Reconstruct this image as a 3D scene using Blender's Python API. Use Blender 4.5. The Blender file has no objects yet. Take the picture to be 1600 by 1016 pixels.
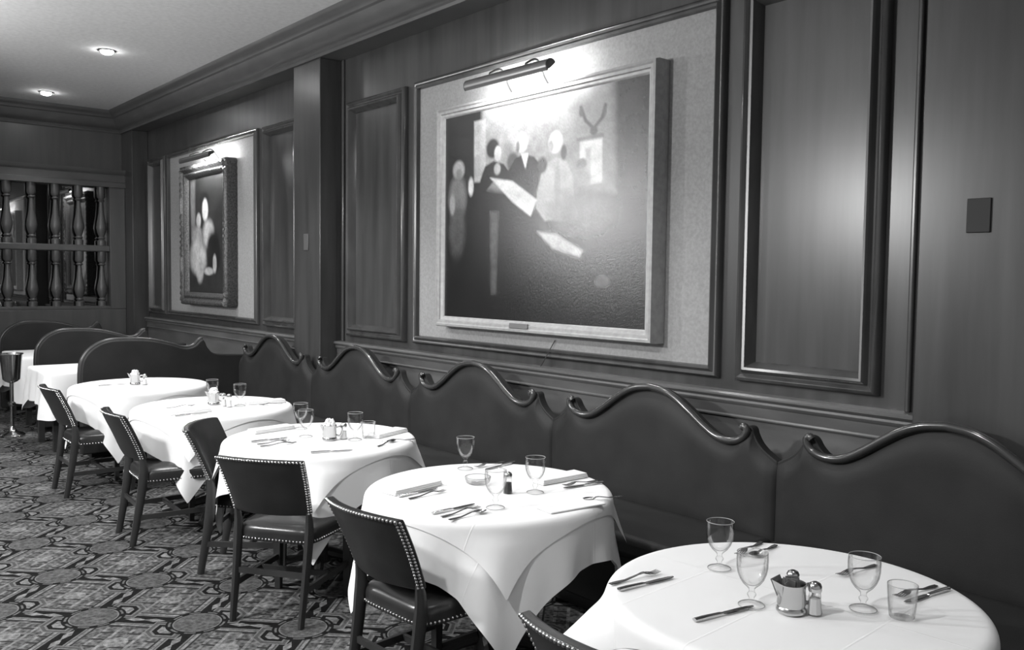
import bpy, bmesh, math, random
import numpy as np
from mathutils import Vector, Matrix

# ------------------------------------------------------------------ camera, world, lights, exposure
S = bpy.context.scene
COL = S.collection
W, H = 1600, 1016
F_PX = 1362.54
YAW, PITCH, ROLL = math.radians(40.359), math.radians(-3.117), math.radians(0.687)
CAM_H = 1.64
fw = np.array([math.cos(YAW)*math.cos(PITCH), -math.sin(YAW)*math.cos(PITCH), math.sin(PITCH)])
rt = np.array([-math.sin(YAW), -math.cos(YAW), 0.0])
up = np.cross(rt, fw)
r2 = math.cos(ROLL)*rt + math.sin(ROLL)*up
u2 = -math.sin(ROLL)*rt + math.cos(ROLL)*up
cam = bpy.data.cameras.new('camera')
cam.sensor_width = 36.0
cam.lens = 36.0*F_PX/W
cam.clip_start = 0.05
co = bpy.data.objects.new('camera', cam)
COL.objects.link(co)
co.matrix_world = Matrix(((r2[0], u2[0], -fw[0], 0), (r2[1], u2[1], -fw[1], 0), (r2[2], u2[2], -fw[2], CAM_H), (0, 0, 0, 1)))
S.camera = co

S.view_settings.view_transform = 'Standard'
S.view_settings.look = 'None'
S.view_settings.exposure = 0.0
S.view_settings.gamma = 1.0
S.view_settings.use_curve_mapping = False

world = bpy.data.worlds.new('world')
world.use_nodes = True
world.node_tree.nodes['Background'].inputs[0].default_value = (1, 1, 1, 1)
world.node_tree.nodes['Background'].inputs[1].default_value = 0.34
S.world = world

def point_light(name, loc, watts, radius=0.1):
    l = bpy.data.lights.new(name, 'POINT')
    l.energy = watts
    l.shadow_soft_size = radius
    o = bpy.data.objects.new(name, l)
    COL.objects.link(o)
    o.location = loc
    return o

def spot_light(name, loc, watts, cone=100, blend=0.6, radius=0.05, target=None):
    l = bpy.data.lights.new(name, 'SPOT')
    l.energy = watts
    l.spot_size = math.radians(cone)
    l.spot_blend = blend
    l.shadow_soft_size = radius
    o = bpy.data.objects.new(name, l)
    COL.objects.link(o)
    o.location = loc
    if target is not None:
        o.rotation_euler = (Vector(target)-Vector(loc)).to_track_quat('-Z', 'Y').to_euler()
    return o

# the room's own shaded lamps hang on the aisle side, left of the photograph
spot_light('pendant_light', (4.16, 0.6, 2.40), 330, 165, 0.3, 0.11, (3.3, -3.0, 1.0))
spot_light('pendant_light', (7.69, 0.6, 2.48), 260, 165, 0.3, 0.11, (6.6, -3.0, 1.0))
# recessed spots along the aisle, angled at the tables
for ax, tx, w_ in ((1.9, 2.2, 280), (4.4, 4.4, 190), (6.7, 6.7, 170)):
    spot_light('aisle_spot', (ax, 0.7, 3.62), w_, 62, 0.45, 0.06, (tx, -2.1, 0.75))
# added fill spots aimed upward to brighten the ceiling, not part of any fitting
spot_light('ceiling_fill', (4.16, 0.6, 2.75), 220, 150, 0.9, 0.15, (4.3, 0.5, 3.7))
spot_light('ceiling_fill', (7.69, 0.6, 2.80), 340, 150, 0.9, 0.15, (7.8, 0.5, 3.7))
# recessed ceiling downlights in a row above the tables
for dx, w_ in ((1.28, 40), (3.78, 90), (6.28, 140), (8.78, 190), (11.28, 60)):
    spot_light('downlight_beam', (dx, -2.45, 3.66), w_, 95, 0.7, 0.05)

# ------------------------------------------------------------------ helpers
RNG = random.Random(7)

class MB:
    def __init__(self):
        self.v = []
        self.f = []
        self.uv = None
    def add(self, verts, faces):
        n = len(self.v)
        self.v += [tuple(map(float, p)) for p in verts]
        self.f += [tuple(i+n for i in f) for f in faces]
        return self
    def box(self, x0, x1, y0, y1, z0, z1):
        return self.add([(x0, y0, z0), (x1, y0, z0), (x1, y1, z0), (x0, y1, z0), (x0, y0, z1), (x1, y0, z1), (x1, y1, z1), (x0, y1, z1)],
                        [(0, 3, 2, 1), (4, 5, 6, 7), (0, 1, 5, 4), (1, 2, 6, 5), (2, 3, 7, 6), (3, 0, 4, 7)])
    def lathe(self, prof, n=32, c=(0, 0, 0), closed=False, caps=True):
        """prof: list of (radius, z)."""
        base = []
        for r, z in prof:
            for k in range(n):
                a = 2*math.pi*k/n
                base.append((c[0]+r*math.cos(a), c[1]+r*math.sin(a), c[2]+z))
        fs = []
        m = len(prof)
        rng = m if closed else m-1
        for i in range(rng):
            j = (i+1) % m
            for k in range(n):
                k2 = (k+1) % n
                fs.append((i*n+k, i*n+k2, j*n+k2, j*n+k))
        if not closed and caps:
            if prof[0][0] > 1e-6:
                fs.append(tuple(range(n-1, -1, -1)))
            if prof[-1][0] > 1e-6:
                fs.append(tuple((m-1)*n+k for k in range(n)))
        return self.add(base, fs)
    def tube(self, path, radius, n=10, flat=None, up=(0, 0, 1)):
        """round tube along a path; radius a number or a list; flat = (a, b) ellipse factors"""
        P = [Vector(p) for p in path]
        m = len(P)
        R = radius if isinstance(radius, (list, tuple)) else [radius]*m
        vs = []
        U0 = Vector(up)
        for i in range(m):
            t = (P[min(i+1, m-1)]-P[max(i-1, 0)]).normalized()
            a = U0.cross(t)
            if a.length < 1e-4:
                a = Vector((1, 0, 0)).cross(t)
            a.normalize()
            b = t.cross(a)
            fa, fb = flat or (1, 1)
            for k in range(n):
                th = 2*math.pi*(k+0.5)/n
                vs.append(P[i]+a*(R[i]*fa*math.cos(th))+b*(R[i]*fb*math.sin(th)))
        fs = []
        for i in range(m-1):
            for k in range(n):
                k2 = (k+1) % n
                fs.append((i*n+k, i*n+k2, (i+1)*n+k2, (i+1)*n+k))
        fs.append(tuple(range(n-1, -1, -1)))
        fs.append(tuple((m-1)*n+k for k in range(n)))
        return self.add(vs, fs)
    def sweep_rect(self, x0, x1, z0, z1, prof, y):
        """mitred picture-frame moulding in the XZ plane; prof: list of (inward offset, height towards +y) closed loop"""
        vs = []
        m = len(prof)
        for (sx, sz, cx_, cz_) in ((1, 1, x0, z0), (-1, 1, x1, z0), (-1, -1, x1, z1), (1, -1, x0, z1)):
            for o, hgt in prof:
                vs.append((cx_+sx*o, y+hgt, cz_+sz*o))
        fs = []
        for i in range(4):
            j = (i+1) % 4
            for k in range(m):
                k2 = (k+1) % m
                fs.append((i*m+k, i*m+k2, j*m+k2, j*m+k))
        return self.add(vs, fs)
    def extrude_profile(self, prof, axis, a0, a1):
        """prof: closed polygon in the plane normal to axis ('x': (y,z), 'y': (x,z), 'z': (x,y))"""
        def mk(p, a):
            return {'x': (a, p[0], p[1]), 'y': (p[0], a, p[1]), 'z': (p[0], p[1], a)}[axis]
        m = len(prof)
        vs = [mk(p, a0) for p in prof]+[mk(p, a1) for p in prof]
        fs = [(k, (k+1) % m, m+(k+1) % m, m+k) for k in range(m)]
        fs += [tuple(range(m-1, -1, -1)), tuple(range(m, 2*m))]
        return self.add(vs, fs)
    def ball(self, c, r, n=8, sz=1.0):
        prof = [(r*math.sin(math.pi*i/n), -r*sz*math.cos(math.pi*i/n)) for i in range(n+1)]
        prof[0] = (0.0005*r, prof[0][1]); prof[-1] = (0.0005*r, prof[-1][1])
        return self.lathe(prof, n+2, c)
    def build(self, name, mat, parent=None, smooth=True, bevel=0.0, sub=0, loc=None, angle=40, segs=2):
        me = bpy.data.meshes.new(name)
        me.from_pydata(self.v, [], self.f)
        bm = bmesh.new()
        bm.from_mesh(me)
        bmesh.ops.remove_doubles(bm, verts=bm.verts, dist=1e-6)
        bmesh.ops.recalc_face_normals(bm, faces=bm.faces)
        bm.to_mesh(me)
        bm.free()
        me.materials.append(mat)
        o = bpy.data.objects.new(name, me)
        COL.objects.link(o)
        if parent is not None:
            o.parent = parent
        if loc is not None:
            o.location = loc
        if smooth:
            for p in me.polygons:
                p.use_smooth = True
            me.set_sharp_from_angle(angle=math.radians(angle))
        if bevel:
            b = o.modifiers.new('bevel', 'BEVEL')
            b.width = bevel
            b.segments = segs
            b.limit_method = 'ANGLE'
            b.angle_limit = math.radians(35)
        if sub:
            s = o.modifiers.new('sub', 'SUBSURF')
            s.levels = s.render_levels = sub
        return o

def tag(o, label=None, cat=None, group=None, kind=None):
    if label: o['label'] = label
    if cat: o['category'] = cat
    if group: o['group'] = group
    if kind: o['kind'] = kind
    return o

def empty(name, loc=(0, 0, 0), rz=0.0):
    o = bpy.data.objects.new(name, None)
    o.empty_display_size = 0.1
    COL.objects.link(o)
    o.location = loc
    o.rotation_euler = (0, 0, rz)
    return o

def struct(name, mb, mat, **k):
    o = mb.build(name, mat, **k)
    o['kind'] = 'structure'
    return o

def copy_tree(o, parent=None):
    c = o.copy()
    COL.objects.link(c)
    if parent is not None:
        c.parent = parent
    for ch in [x for x in KIDS_OF(o)]:
        copy_tree(ch, c)
    return c
def KIDS_OF(o):
    return list(o.children)

def catmull(pts, n=6):
    P = [np.array(p, float) for p in pts]
    P = [2*P[0]-P[1]]+P+[2*P[-1]-P[-2]]
    out = []
    for i in range(1, len(P)-2):
        for k in range(n):
            t = k/n
            p0, p1, p2, p3 = P[i-1:i+3]
            out.append(0.5*((2*p1)+(-p0+p2)*t+(2*p0-5*p1+4*p2-p3)*t*t+(-p0+3*p1-3*p2+p3)*t**3))
    out.append(P[-2])
    return [tuple(p) for p in out]

# ------------------------------------------------------------------ materials
def new_mat(name):
    m = bpy.data.materials.new(name)
    m.use_nodes = True
    return m, m.node_tree.nodes, m.node_tree.links, m.node_tree.nodes['Principled BSDF']

def grey(v):
    return (v, v, v, 1)

def plain(name, v, rough=0.5, metal=0.0, spec=0.5, coat=0.0):
    m, N, L, b = new_mat(name)
    b.inputs['Base Color'].default_value = grey(v)
    b.inputs['Roughness'].default_value = rough
    b.inputs['Metallic'].default_value = metal
    b.inputs['Specular IOR Level'].default_value = spec
    b.inputs['Coat Weight'].default_value = coat
    return m

def noisy(name, v0, v1, scale=(8, 8, 8), rough=0.5, bump=0.0, bump_scale=200, detail=4, metal=0.0, spec=0.5, coat=0.0, fine=None):
    m, N, L, b = new_mat(name)
    tc = N.new('ShaderNodeTexCoord')
    mp = N.new('ShaderNodeMapping')
    mp.inputs['Scale'].default_value = scale
    no = N.new('ShaderNodeTexNoise')
    no.inputs['Scale'].default_value = 1.0
    no.inputs['Detail'].default_value = detail
    cr = N.new('ShaderNodeValToRGB')
    cr.color_ramp.elements[0].position = 0.3
    cr.color_ramp.elements[0].color = grey(v0)
    cr.color_ramp.elements[1].position = 0.7
    cr.color_ramp.elements[1].color = grey(v1)
    L.new(tc.outputs['Object'], mp.inputs[0])
    L.new(mp.outputs[0], no.inputs['Vector'])
    L.new(no.outputs['Fac'], cr.inputs[0])
    L.new(cr.outputs[0], b.inputs['Base Color'])
    b.inputs['Roughness'].default_value = rough
    b.inputs['Metallic'].default_value = metal
    b.inputs['Specular IOR Level'].default_value = spec
    b.inputs['Coat Weight'].default_value = coat
    if bump:
        n2 = N.new('ShaderNodeTexNoise')
        n2.inputs['Scale'].default_value = bump_scale
        n2.inputs['Detail'].default_value = 3
        bp = N.new('ShaderNodeBump')
        bp.inputs['Strength'].default_value = bump
        bp.inputs['Distance'].default_value = 0.002
        L.new(tc.outputs['Object'], n2.inputs['Vector'])
        L.new(n2.outputs['Fac'], bp.inputs['Height'])
        L.new(bp.outputs[0], b.inputs['Normal'])
    return m

M_WOOD = noisy('wall_wood', 0.036, 0.060, (14, 14, 1.1), 0.30, 0.03, 60, 5, spec=0.5)
M_TRIM = noisy('moulding_wood', 0.045, 0.07, (10, 10, 3), 0.24, 0, spec=0.5)
M_RAIL = noisy('chair_rail_wood', 0.085, 0.125, (3, 10, 10), 0.3, 0, spec=0.5)
M_CROWN = noisy('cornice_wood', 0.07, 0.09, (4, 4, 8), 0.4, 0, spec=0.5)
M_FABRIC = noisy('grasscloth', 0.25, 0.31, (60, 60, 60), 0.9, 0.25, 260, 2, spec=0.1)
M_CEIL = noisy('ceiling_plaster', 0.58, 0.66, (25, 25, 25), 0.9, 0.1, 120, 2, spec=0.1)
M_FARWOOD = noisy('far_wall_wood', 0.065, 0.085, (12, 12, 1.1), 0.4, 0, spec=0.5)
M_LEATHER = noisy('black_leather', 0.018, 0.026, (9, 9, 9), 0.30, 0.12, 160, 2, spec=0.5)
M_SETTEE = noisy('settee_leather', 0.018, 0.025, (6, 6, 6), 0.6, 0.15, 160, 2, spec=0.25)
M_ROLL = plain('settee_rail_wood', 0.04, 0.2, 0, 0.6, 0.3)
M_CHAIRWOOD = noisy('chair_wood', 0.025, 0.038, (8, 8, 2), 0.35, 0, spec=0.5)
M_NAIL = plain('nail_brass', 0.6, 0.25, 1.0)
M_CLOTH_V = 0.80
M_SILVER = plain('silver', 0.55, 0.22, 1.0)
M_STEEL = plain('polished_steel', 0.6, 0.15, 1.0)
M_DARKMETAL = plain('dark_metal', 0.08, 0.35, 0.6)
M_BRASS = plain('brass_shade', 0.22, 0.35, 0.7)
M_GOLDFRAME = noisy('painted_frame', 0.26, 0.34, (30, 30, 30), 0.45, 0.1, 120, 3)
M_ORNATE = noisy('ornate_gilt', 0.03, 0.11, (60, 60, 60), 0.4, 0.9, 90, 4, metal=0.3)
M_SWITCH = plain('switch_plate', 0.03, 0.6, 0, 0.2)
M_SWITCH2 = plain('pale_switch_plate', 0.09, 0.4)
M_SUGAR = noisy('sugar_paper', 0.75, 0.85, (40, 40, 40), 0.8)
M_PEPPER = noisy('ground_pepper', 0.03, 0.06, (300, 300, 300), 0.8)
M_SALT = plain('salt', 0.8, 0.8)
M_PACKET = plain('sweetener_packets', 0.14, 0.7)
M_MIRROR = plain('mirror_glass', 0.25, 0.02, 1.0)
M_TABLEWOOD = plain('table_wood', 0.03, 0.4)

def emission(name, strength):
    m, N, L, b = new_mat(name)
    b.inputs['Base Color'].default_value = grey(0.8)
    b.inputs['Emission Color'].default_value = (1, 1, 1, 1)
    b.inputs['Emission Strength'].default_value = strength
    return m
M_TUBE = emission('lamp_tube', 170)
M_TUBE2 = emission('lamp_tube_small', 230)
M_BULB = emission('downlight_bulb', 90)

def glass_mat():
    m, N, L, b = new_mat('thin_glass')
    N.remove(b)
    out = N['Material Output']
    tr = N.new('ShaderNodeBsdfTransparent')
    lf = N.new('ShaderNodeLayerWeight')
    lf.inputs['Blend'].default_value = 0.35
    rmp = N.new('ShaderNodeValToRGB')
    rmp.color_ramp.elements[0].position = 0.45
    rmp.color_ramp.elements[0].color = grey(0.985)
    rmp.color_ramp.elements[1].position = 0.95
    rmp.color_ramp.elements[1].color = grey(0.35)
    L.new(lf.outputs['Facing'], rmp.inputs[0])
    L.new(rmp.outputs[0], tr.inputs[0])
    gl = N.new('ShaderNodeBsdfGlossy')
    gl.inputs[0].default_value = grey(0.9)
    gl.inputs['Roughness'].default_value = 0.03
    lw = N.new('ShaderNodeLayerWeight')
    lw.inputs['Blend'].default_value = 0.25
    mul = N.new('ShaderNodeMath')
    mul.operation = 'MULTIPLY_ADD'
    mul.inputs[1].default_value = 0.38
    mul.inputs[2].default_value = 0.01
    mx = N.new('ShaderNodeMixShader')
    L.new(lw.outputs['Fresnel'], mul.inputs[0])
    L.new(mul.outputs[0], mx.inputs[0])
    L.new(tr.outputs[0], mx.inputs[1])
    L.new(gl.outputs[0], mx.inputs[2])
    L.new(mx.outputs[0], out.inputs['Surface'])
    return m
M_GLASS = glass_mat()

def cloth_mat():
    m, N, L, b = new_mat('white_linen')
    tc = N.new('ShaderNodeTexCoord')
    n1 = N.new('ShaderNodeTexNoise')
    n1.inputs['Scale'].default_value = 9
    n1.inputs['Detail'].default_value = 5
    L.new(tc.outputs['Object'], n1.inputs['Vector'])
    # pressed fold lines across the cloth (quarters), from the cloth's own UVs
    sep = N.new('ShaderNodeSeparateXYZ')
    L.new(tc.outputs['UV'], sep.inputs[0])
    hs = []
    for ax, pos in (('X', 0.5), ('Y', 0.5), ('X', 0.25), ('X', 0.75)):
        s = N.new('ShaderNodeMath'); s.operation = 'SUBTRACT'; s.inputs[1].default_value = pos
        a = N.new('ShaderNodeMath'); a.operation = 'ABSOLUTE'
        g = N.new('ShaderNodeMapRange'); g.inputs['From Min'].default_value = 0; g.inputs['From Max'].default_value = 0.0035
        g.inputs['To Min'].default_value = 1.0; g.inputs['To Max'].default_value = 0
        L.new(sep.outputs[ax], s.inputs[0]); L.new(s.outputs[0], a.inputs[0]); L.new(a.outputs[0], g.inputs['Value'])
        hs.append(g)
    acc = hs[0].outputs[0]
    for h_ in hs[1:]:
        mx = N.new('ShaderNodeMath'); mx.operation = 'MAXIMUM'
        L.new(acc, mx.inputs[0]); L.new(h_.outputs[0], mx.inputs[1]); acc = mx.outputs[0]
    addn = N.new('ShaderNodeMath'); addn.operation = 'MULTIPLY_ADD'; addn.inputs[1].default_value = 1.4
    L.new(n1.outputs['Fac'], addn.inputs[0]); L.new(acc, addn.inputs[2])
    bp = N.new('ShaderNodeBump'); bp.inputs['Strength'].default_value = 0.22; bp.inputs['Distance'].default_value = 0.004
    L.new(addn.outputs[0], bp.inputs['Height'])
    L.new(bp.outputs[0], b.inputs['Normal'])
    b.inputs['Base Color'].default_value = grey(M_CLOTH_V)
    b.inputs['Roughness'].default_value = 0.85
    b.inputs['Specular IOR Level'].default_value = 0.2
    return m
M_CLOTH = cloth_mat()

def carpet_mat():
    m, N, L, b = new_mat('patterned_carpet')
    tc = N.new('ShaderNodeTexCoord')
    sep = N.new('ShaderNodeSeparateXYZ')
    L.new(tc.outputs['Object'], sep.inputs[0])
    def math_(op, a, b_=None, c=None):
        n = N.new('ShaderNodeMath')
        n.operation = op
        for i, x in enumerate((a, b_, c)):
            if x is None:
                continue
            if isinstance(x, (int, float)):
                n.inputs[i].default_value = x
            else:
                L.new(x, n.inputs[i])
        return n.outputs[0]
    K = 1.64
    ox, oy = 3.77136664*K, -0.9239741*K
    e1 = (-0.22332736*K, -0.21791985*K)
    q = e1[0]**2+e1[1]**2
    e2 = (e1[1], -e1[0])
    X = math_('SUBTRACT', sep.outputs['X'], ox)
    Y = math_('SUBTRACT', sep.outputs['Y'], oy)
    i_ = math_('ADD', math_('MULTIPLY', X, e1[0]/q), math_('MULTIPLY', Y, e1[1]/q))
    j_ = math_('ADD', math_('MULTIPLY', X, e2[0]/q), math_('MULTIPLY', Y, e2[1]/q))
    def frac(x, off=0.0):
        y = math_('ADD', x, 0.5+off)
        return math_('SUBTRACT', math_('FRACT', y), 0.5)
    a, c = frac(i_), frac(j_)
    aa, ac = math_('ABSOLUTE', a), math_('ABSOLUTE', c)
    r = math_('SQRT', math_('ADD', math_('MULTIPLY', a, a), math_('MULTIPLY', c, c)))
    def less(x, v):
        return math_('LESS_THAN', x, v)
    def band(x, lo, hi):
        return math_('MULTIPLY', math_('GREATER_THAN', x, lo), math_('LESS_THAN', x, hi))
    # fine floral mottling
    fl = N.new('ShaderNodeTexVoronoi')
    fl.inputs['Scale'].default_value = 46
    L.new(tc.outputs['Object'], fl.inputs['Vector'])
    flk = math_('MULTIPLY', math_('SUBTRACT', fl.outputs['Distance'], 0.35), 0.30)
    def over(base, mask, v):
        n = N.new('ShaderNodeMix')
        n.data_type = 'FLOAT'
        L.new(mask, n.inputs['Factor'])
        L.new(base, n.inputs['A'])
        if isinstance(v, (int, float)):
            n.inputs['B'].default_value = v
        else:
            L.new(v, n.inputs['B'])
        return n.outputs['Result']
    mn = math_('MINIMUM', aa, ac)
    DK, LT, MD = 0.02, 0.25, 0.125
    ltv = math_('ADD', LT, flk)
    # cell: fretwork lines parallel to the cell sides round a pale rosette
    cu, cv = frac(i_, 0.5), frac(j_, 0.5)
    au, av = math_('ABSOLUTE', cu), math_('ABSOLUTE', cv)
    cr = math_('SQRT', math_('ADD', math_('MULTIPLY', cu, cu), math_('MULTIPLY', cv, cv)))
    val = math_('ADD', 0.12, math_('MULTIPLY', flk, 0.9))
    line = math_('MULTIPLY', band(math_('FRACT', math_('MULTIPLY', cu, 8.0)), 0.0, 0.24), less(av, 0.30))
    val = over(val, line, ltv)
    line2 = math_('MULTIPLY', band(math_('FRACT', math_('ADD', math_('MULTIPLY', cv, 7.0), 0.4)), 0.0, 0.22), less(math_('FRACT', math_('MULTIPLY', cu, 4.0)), 0.5))
    val = over(val, line2, 0.055)
    val = over(val, less(cr, 0.10), ltv)
    val = over(val, band(mn, 0.145, 0.165), 0.05)
    val = over(val, band(mn, 0.115, 0.145), ltv)
    val = over(val, band(mn, 0.10, 0.115), MD)
    val = over(val, less(mn, 0.10), LT)
    # bands between the medallions
    val = over(val, less(mn, 0.085), DK)
    val = over(val, less(math_('ADD', mn, math_('MULTIPLY', math_('ABSOLUTE', math_('SUBTRACT', math_('ABSOLUTE', math_('MAXIMUM', aa, ac)), 0.41)), 0.35)), 0.038), ltv)
    # the small hexagons on the i-j diagonal, ringed by pale arcs
    for sg in (1, -1):
        da = math_('SUBTRACT', a, 0.20*sg); dc = math_('ADD', c, 0.20*sg)
        hx = math_('MAXIMUM', math_('MAXIMUM', math_('ABSOLUTE', da), math_('ABSOLUTE', dc)), math_('MULTIPLY', math_('ABSOLUTE', math_('SUBTRACT', da, dc)), 0.72))
        val = over(val, band(hx, 0.16, 0.175), LT)
        val = over(val, band(hx, 0.13, 0.16), MD)
        val = over(val, band(hx, 0.11, 0.13), LT)
        val = over(val, less(hx, 0.11), DK)
        val = over(val, less(hx, 0.07), ltv)
    val = over(val, less(r, 0.275), DK)
    ang = math_('SINE', math_('MULTIPLY', math_('ARCTAN2', a, c), 9.0))
    val = over(val, math_('MULTIPLY', band(r, 0.232, 0.252), math_('GREATER_THAN', ang, -0.3)), 0.2)
    val = over(val, less(r, 0.215), LT)
    val = over(val, less(r, 0.203), math_('ADD', MD, math_('MULTIPLY', flk, 0.5)))
    n3 = N.new('ShaderNodeTexNoise')
    n3.inputs['Scale'].default_value = 260
    n3.inputs['Detail'].default_value = 2
    L.new(tc.outputs['Object'], n3.inputs['Vector'])
    n4 = N.new('ShaderNodeTexNoise')
    n4.inputs['Scale'].default_value = 45
    n4.inputs['Detail'].default_value = 3
    L.new(tc.outputs['Object'], n4.inputs['Vector'])
    val = math_('MULTIPLY', val, math_('ADD', -0.16, math_('ADD', math_('MULTIPLY', n3.outputs['Fac'], 0.7), math_('MULTIPLY', n4.outputs['Fac'], 0.6))))
    cb = N.new('ShaderNodeCombineColor')
    for k in range(3):
        L.new(val, cb.inputs[k])
    L.new(cb.outputs[0], b.inputs['Base Color'])
    bp = N.new('ShaderNodeBump')
    bp.inputs['Strength'].default_value = 0.4
    bp.inputs['Distance'].default_value = 0.003
    L.new(n3.outputs['Fac'], bp.inputs['Height'])
    L.new(bp.outputs[0], b.inputs['Normal'])
    b.inputs['Roughness'].default_value = 0.95
    b.inputs['Specular IOR Level'].default_value = 0.05
    return m
M_CARPET = carpet_mat()

# ------------------------------------------------------------------ the room
WY, PY, FX, CZ = -3.75, -3.55, 12.14, 3.715       # wall plane, pilaster plane, far wall, ceiling
struct('floor', MB().box(-2.5, FX+0.1, WY-0.1, 4.0, -0.05, 0), M_CARPET, smooth=False)
struct('ceiling', MB().box(-2.5, FX+0.1, WY-0.1, 4.0, CZ, CZ+0.05), M_CEIL, smooth=False)
struct('wall_right', MB().box(-2.5, FX+0.1, WY-0.1, WY, 0, CZ), M_WOOD, smooth=False)
struct('wall_far', MB().box(FX, FX+0.1, WY, 4.0, 0, CZ), M_FARWOOD, smooth=False)
TRIMS = [0]
def trim(mb, mat, **k):
    TRIMS[0] += 1
    return struct('trim_%d' % TRIMS[0], mb, mat, **k)
# header beam over the bays, pilasters
trim(MB().box(-2.5, FX, WY, PY, 3.46, CZ), M_CROWN, bevel=0.004)
for x0, x1 in ((1.09, 1.64), (6.698, 7.183), (11.70, FX)):
    trim(MB().box(x0, x1, WY, PY, 0, 3.46), M_WOOD, bevel=0.006)
# crown moulding: profile (distance out from the header face, z)
crown = [(0, 3.455), (0.022, 3.455), (0.03, 3.475), (0.022, 3.495), (0.03, 3.505), (0.05, 3.51), (0.075, 3.525), (0.10, 3.55), (0.12, 3.585), (0.13, 3.62), (0.15, 3.63),
         (0.155, 3.65), (0.17, 3.665), (0.19, 3.675), (0.20, 3.69), (0.206, CZ), (0, CZ)]
trim(MB().extrude_profile([(PY+o, z) for o, z in crown], 'x', -2.5, FX-0.0), M_CROWN)
trim(MB().extrude_profile([(FX-o, z) for o, z in crown], 'y', PY, 4.0), M_CROWN)
# bay top rail below the header, chair rails in the bays
rail = [(0, 0.05), (0.02, 0.05), (0.02, 0.94), (0.038, 0.945), (0.04, 0.952), (0.034, 0.96), (0.036, 0.972), (0.04, 1.01), (0.052, 1.02), (0.056, 1.03), (0.052, 1.04), (0.06, 1.046), (0.07, 1.056), (0.07, 1.064), (0.06, 1.074), (0, 1.078)]
for x0, x1 in ((1.64, 6.698), (7.183, 11.70)):
    trim(MB().extrude_profile([(WY+o, z) for o, z in rail], 'x', x0, x1), M_RAIL)
# panel mouldings (mitred)
MOULD = [(0, 0), (0, 0.028), (0.008, 0.042), (0.02, 0.048), (0.03, 0.04), (0.036, 0.034), (0.044, 0.036), (0.052, 0.056), (0.062, 0.066), (0.074, 0.062), (0.082, 0.045), (0.090, 0.03), (0.100, 0.0)]
RECESS = [(0, 0), (0, 0.02), (0.012, 0.035), (0.022, 0.028), (0.03, 0.028), (0.045, 0.045), (0.056, 0.036), (0.06, 0.012), (0.06, 0)]
for x0, x1 in ((1.875, 2.625), (5.665, 6.545), (7.40, 8.19), (10.98, 11.60)):
    trim(MB().sweep_rect(x0, x1, 1.133, 3.085, MOULD, WY), M_TRIM)
for x0, x1 in ((2.735, 5.555), (8.335, 10.93)):
    trim(MB().sweep_rect(x0, x1, 1.133, 3.095, RECESS, WY), M_TRIM)
    trim(MB().box(x0+0.058, x1-0.058, WY, WY+0.006, 1.19, 3.037), M_FABRIC, smooth=False)
# narrow edge bead beside the pilasters
for x in (1.748, 6.64):
    trim(MB().box(x-0.012, x+0.012, WY, WY+0.022, 1.075, 3.46), M_TRIM, bevel=0.008)

# far wall: beam over the screen and dado
trim(MB().extrude_profile([(FX, 2.74), (FX-0.16, 2.74), (FX-0.16, 2.80), (FX-0.14, 2.81), (FX-0.14, 2.90), (FX-0.17, 2.925), (FX-0.18, 2.965), (FX, 2.975)], 'y', PY, 4.0), M_CROWN)
trim(MB().box(FX-0.14, FX, PY, 4.0, 0, 1.17), M_FARWOOD, bevel=0.008)
trim(MB().box(FX-0.14, FX, PY, -3.36, 1.17, 2.74), M_FARWOOD, bevel=0.006)
mir = MB().box(FX-0.012, FX-0.001, -3.36, 1.2, 1.17, 2.74).build('wall_mirror', M_MIRROR, smooth=False)
tag(mir, 'dark wall mirror behind the turned spindles on the far wall', 'mirror')

# spindle screen
scr = empty('spindle_screen', (FX-0.08, -1.2, 1.17))
tag(scr, 'dark wooden screen of turned spindles in two tiers before the far mirror', 'screen')
def bal(z0, z1):
    h = z1-z0
    pr = [(0.05, 0), (0.05, 0.08), (0.03, 0.10), (0.045, 0.125), (0.03, 0.15), (0.05, 0.22), (0.062, 0.30), (0.055, 0.38), (0.036, 0.52), (0.026, 0.68), (0.024, 0.74), (0.042, 0.765), (0.028, 0.79), (0.046, 0.82), (0.046, 0.83), (0.05, 0.84), (0.05, 1.0)]
    return [(r, z0+t*h) for r, t in pr]
for k in range(5):
    y = -2.2+1.2 - 0.268*k + 0.268*0
    MB().lathe(bal(0.82, 1.57), 14, (0, y, 0)).build('spindle', M_FARWOOD, scr)
    MB().lathe(bal(0.04, 0.74), 14, (0, y, 0)).build('spindle', M_FARWOOD, scr)
for k in range(4):
    y = -1.0+0.268*(k+1)
    MB().lathe(bal(0.82, 1.57), 14, (0, y, 0)).build('spindle', M_FARWOOD, scr)
    MB().lathe(bal(0.04, 0.74), 14, (0, y, 0)).build('spindle', M_FARWOOD, scr)
MB().box(-0.055, 0.055, -2.16, 1.5, 0.74, 0.82).build('middle_rail', M_FARWOOD, scr, bevel=0.01)
MB().box(-0.055, 0.055, -2.16, 1.5, 0.0, 0.04).build('bottom_rail', M_FARWOOD, scr, bevel=0.006)

# switch plates
sp = MB().box(-0.044, 0.044, 0, 0.009, -0.066, 0.066).build('switch_plate', M_SWITCH, bevel=0.003, loc=(1.41, PY, 1.90))
tag(sp, 'dark rectangular wall plate on the nearest wooden pilaster at right', 'switch plate')
sp = MB().box(-0.04, 0.04, 0, 0.009, -0.07, 0.07).build('switch_plate', M_SWITCH2, bevel=0.003, loc=(6.94, PY, 1.925))
tag(sp, 'small paler wall plate on the pilaster between the two paintings', 'switch plate')

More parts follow.
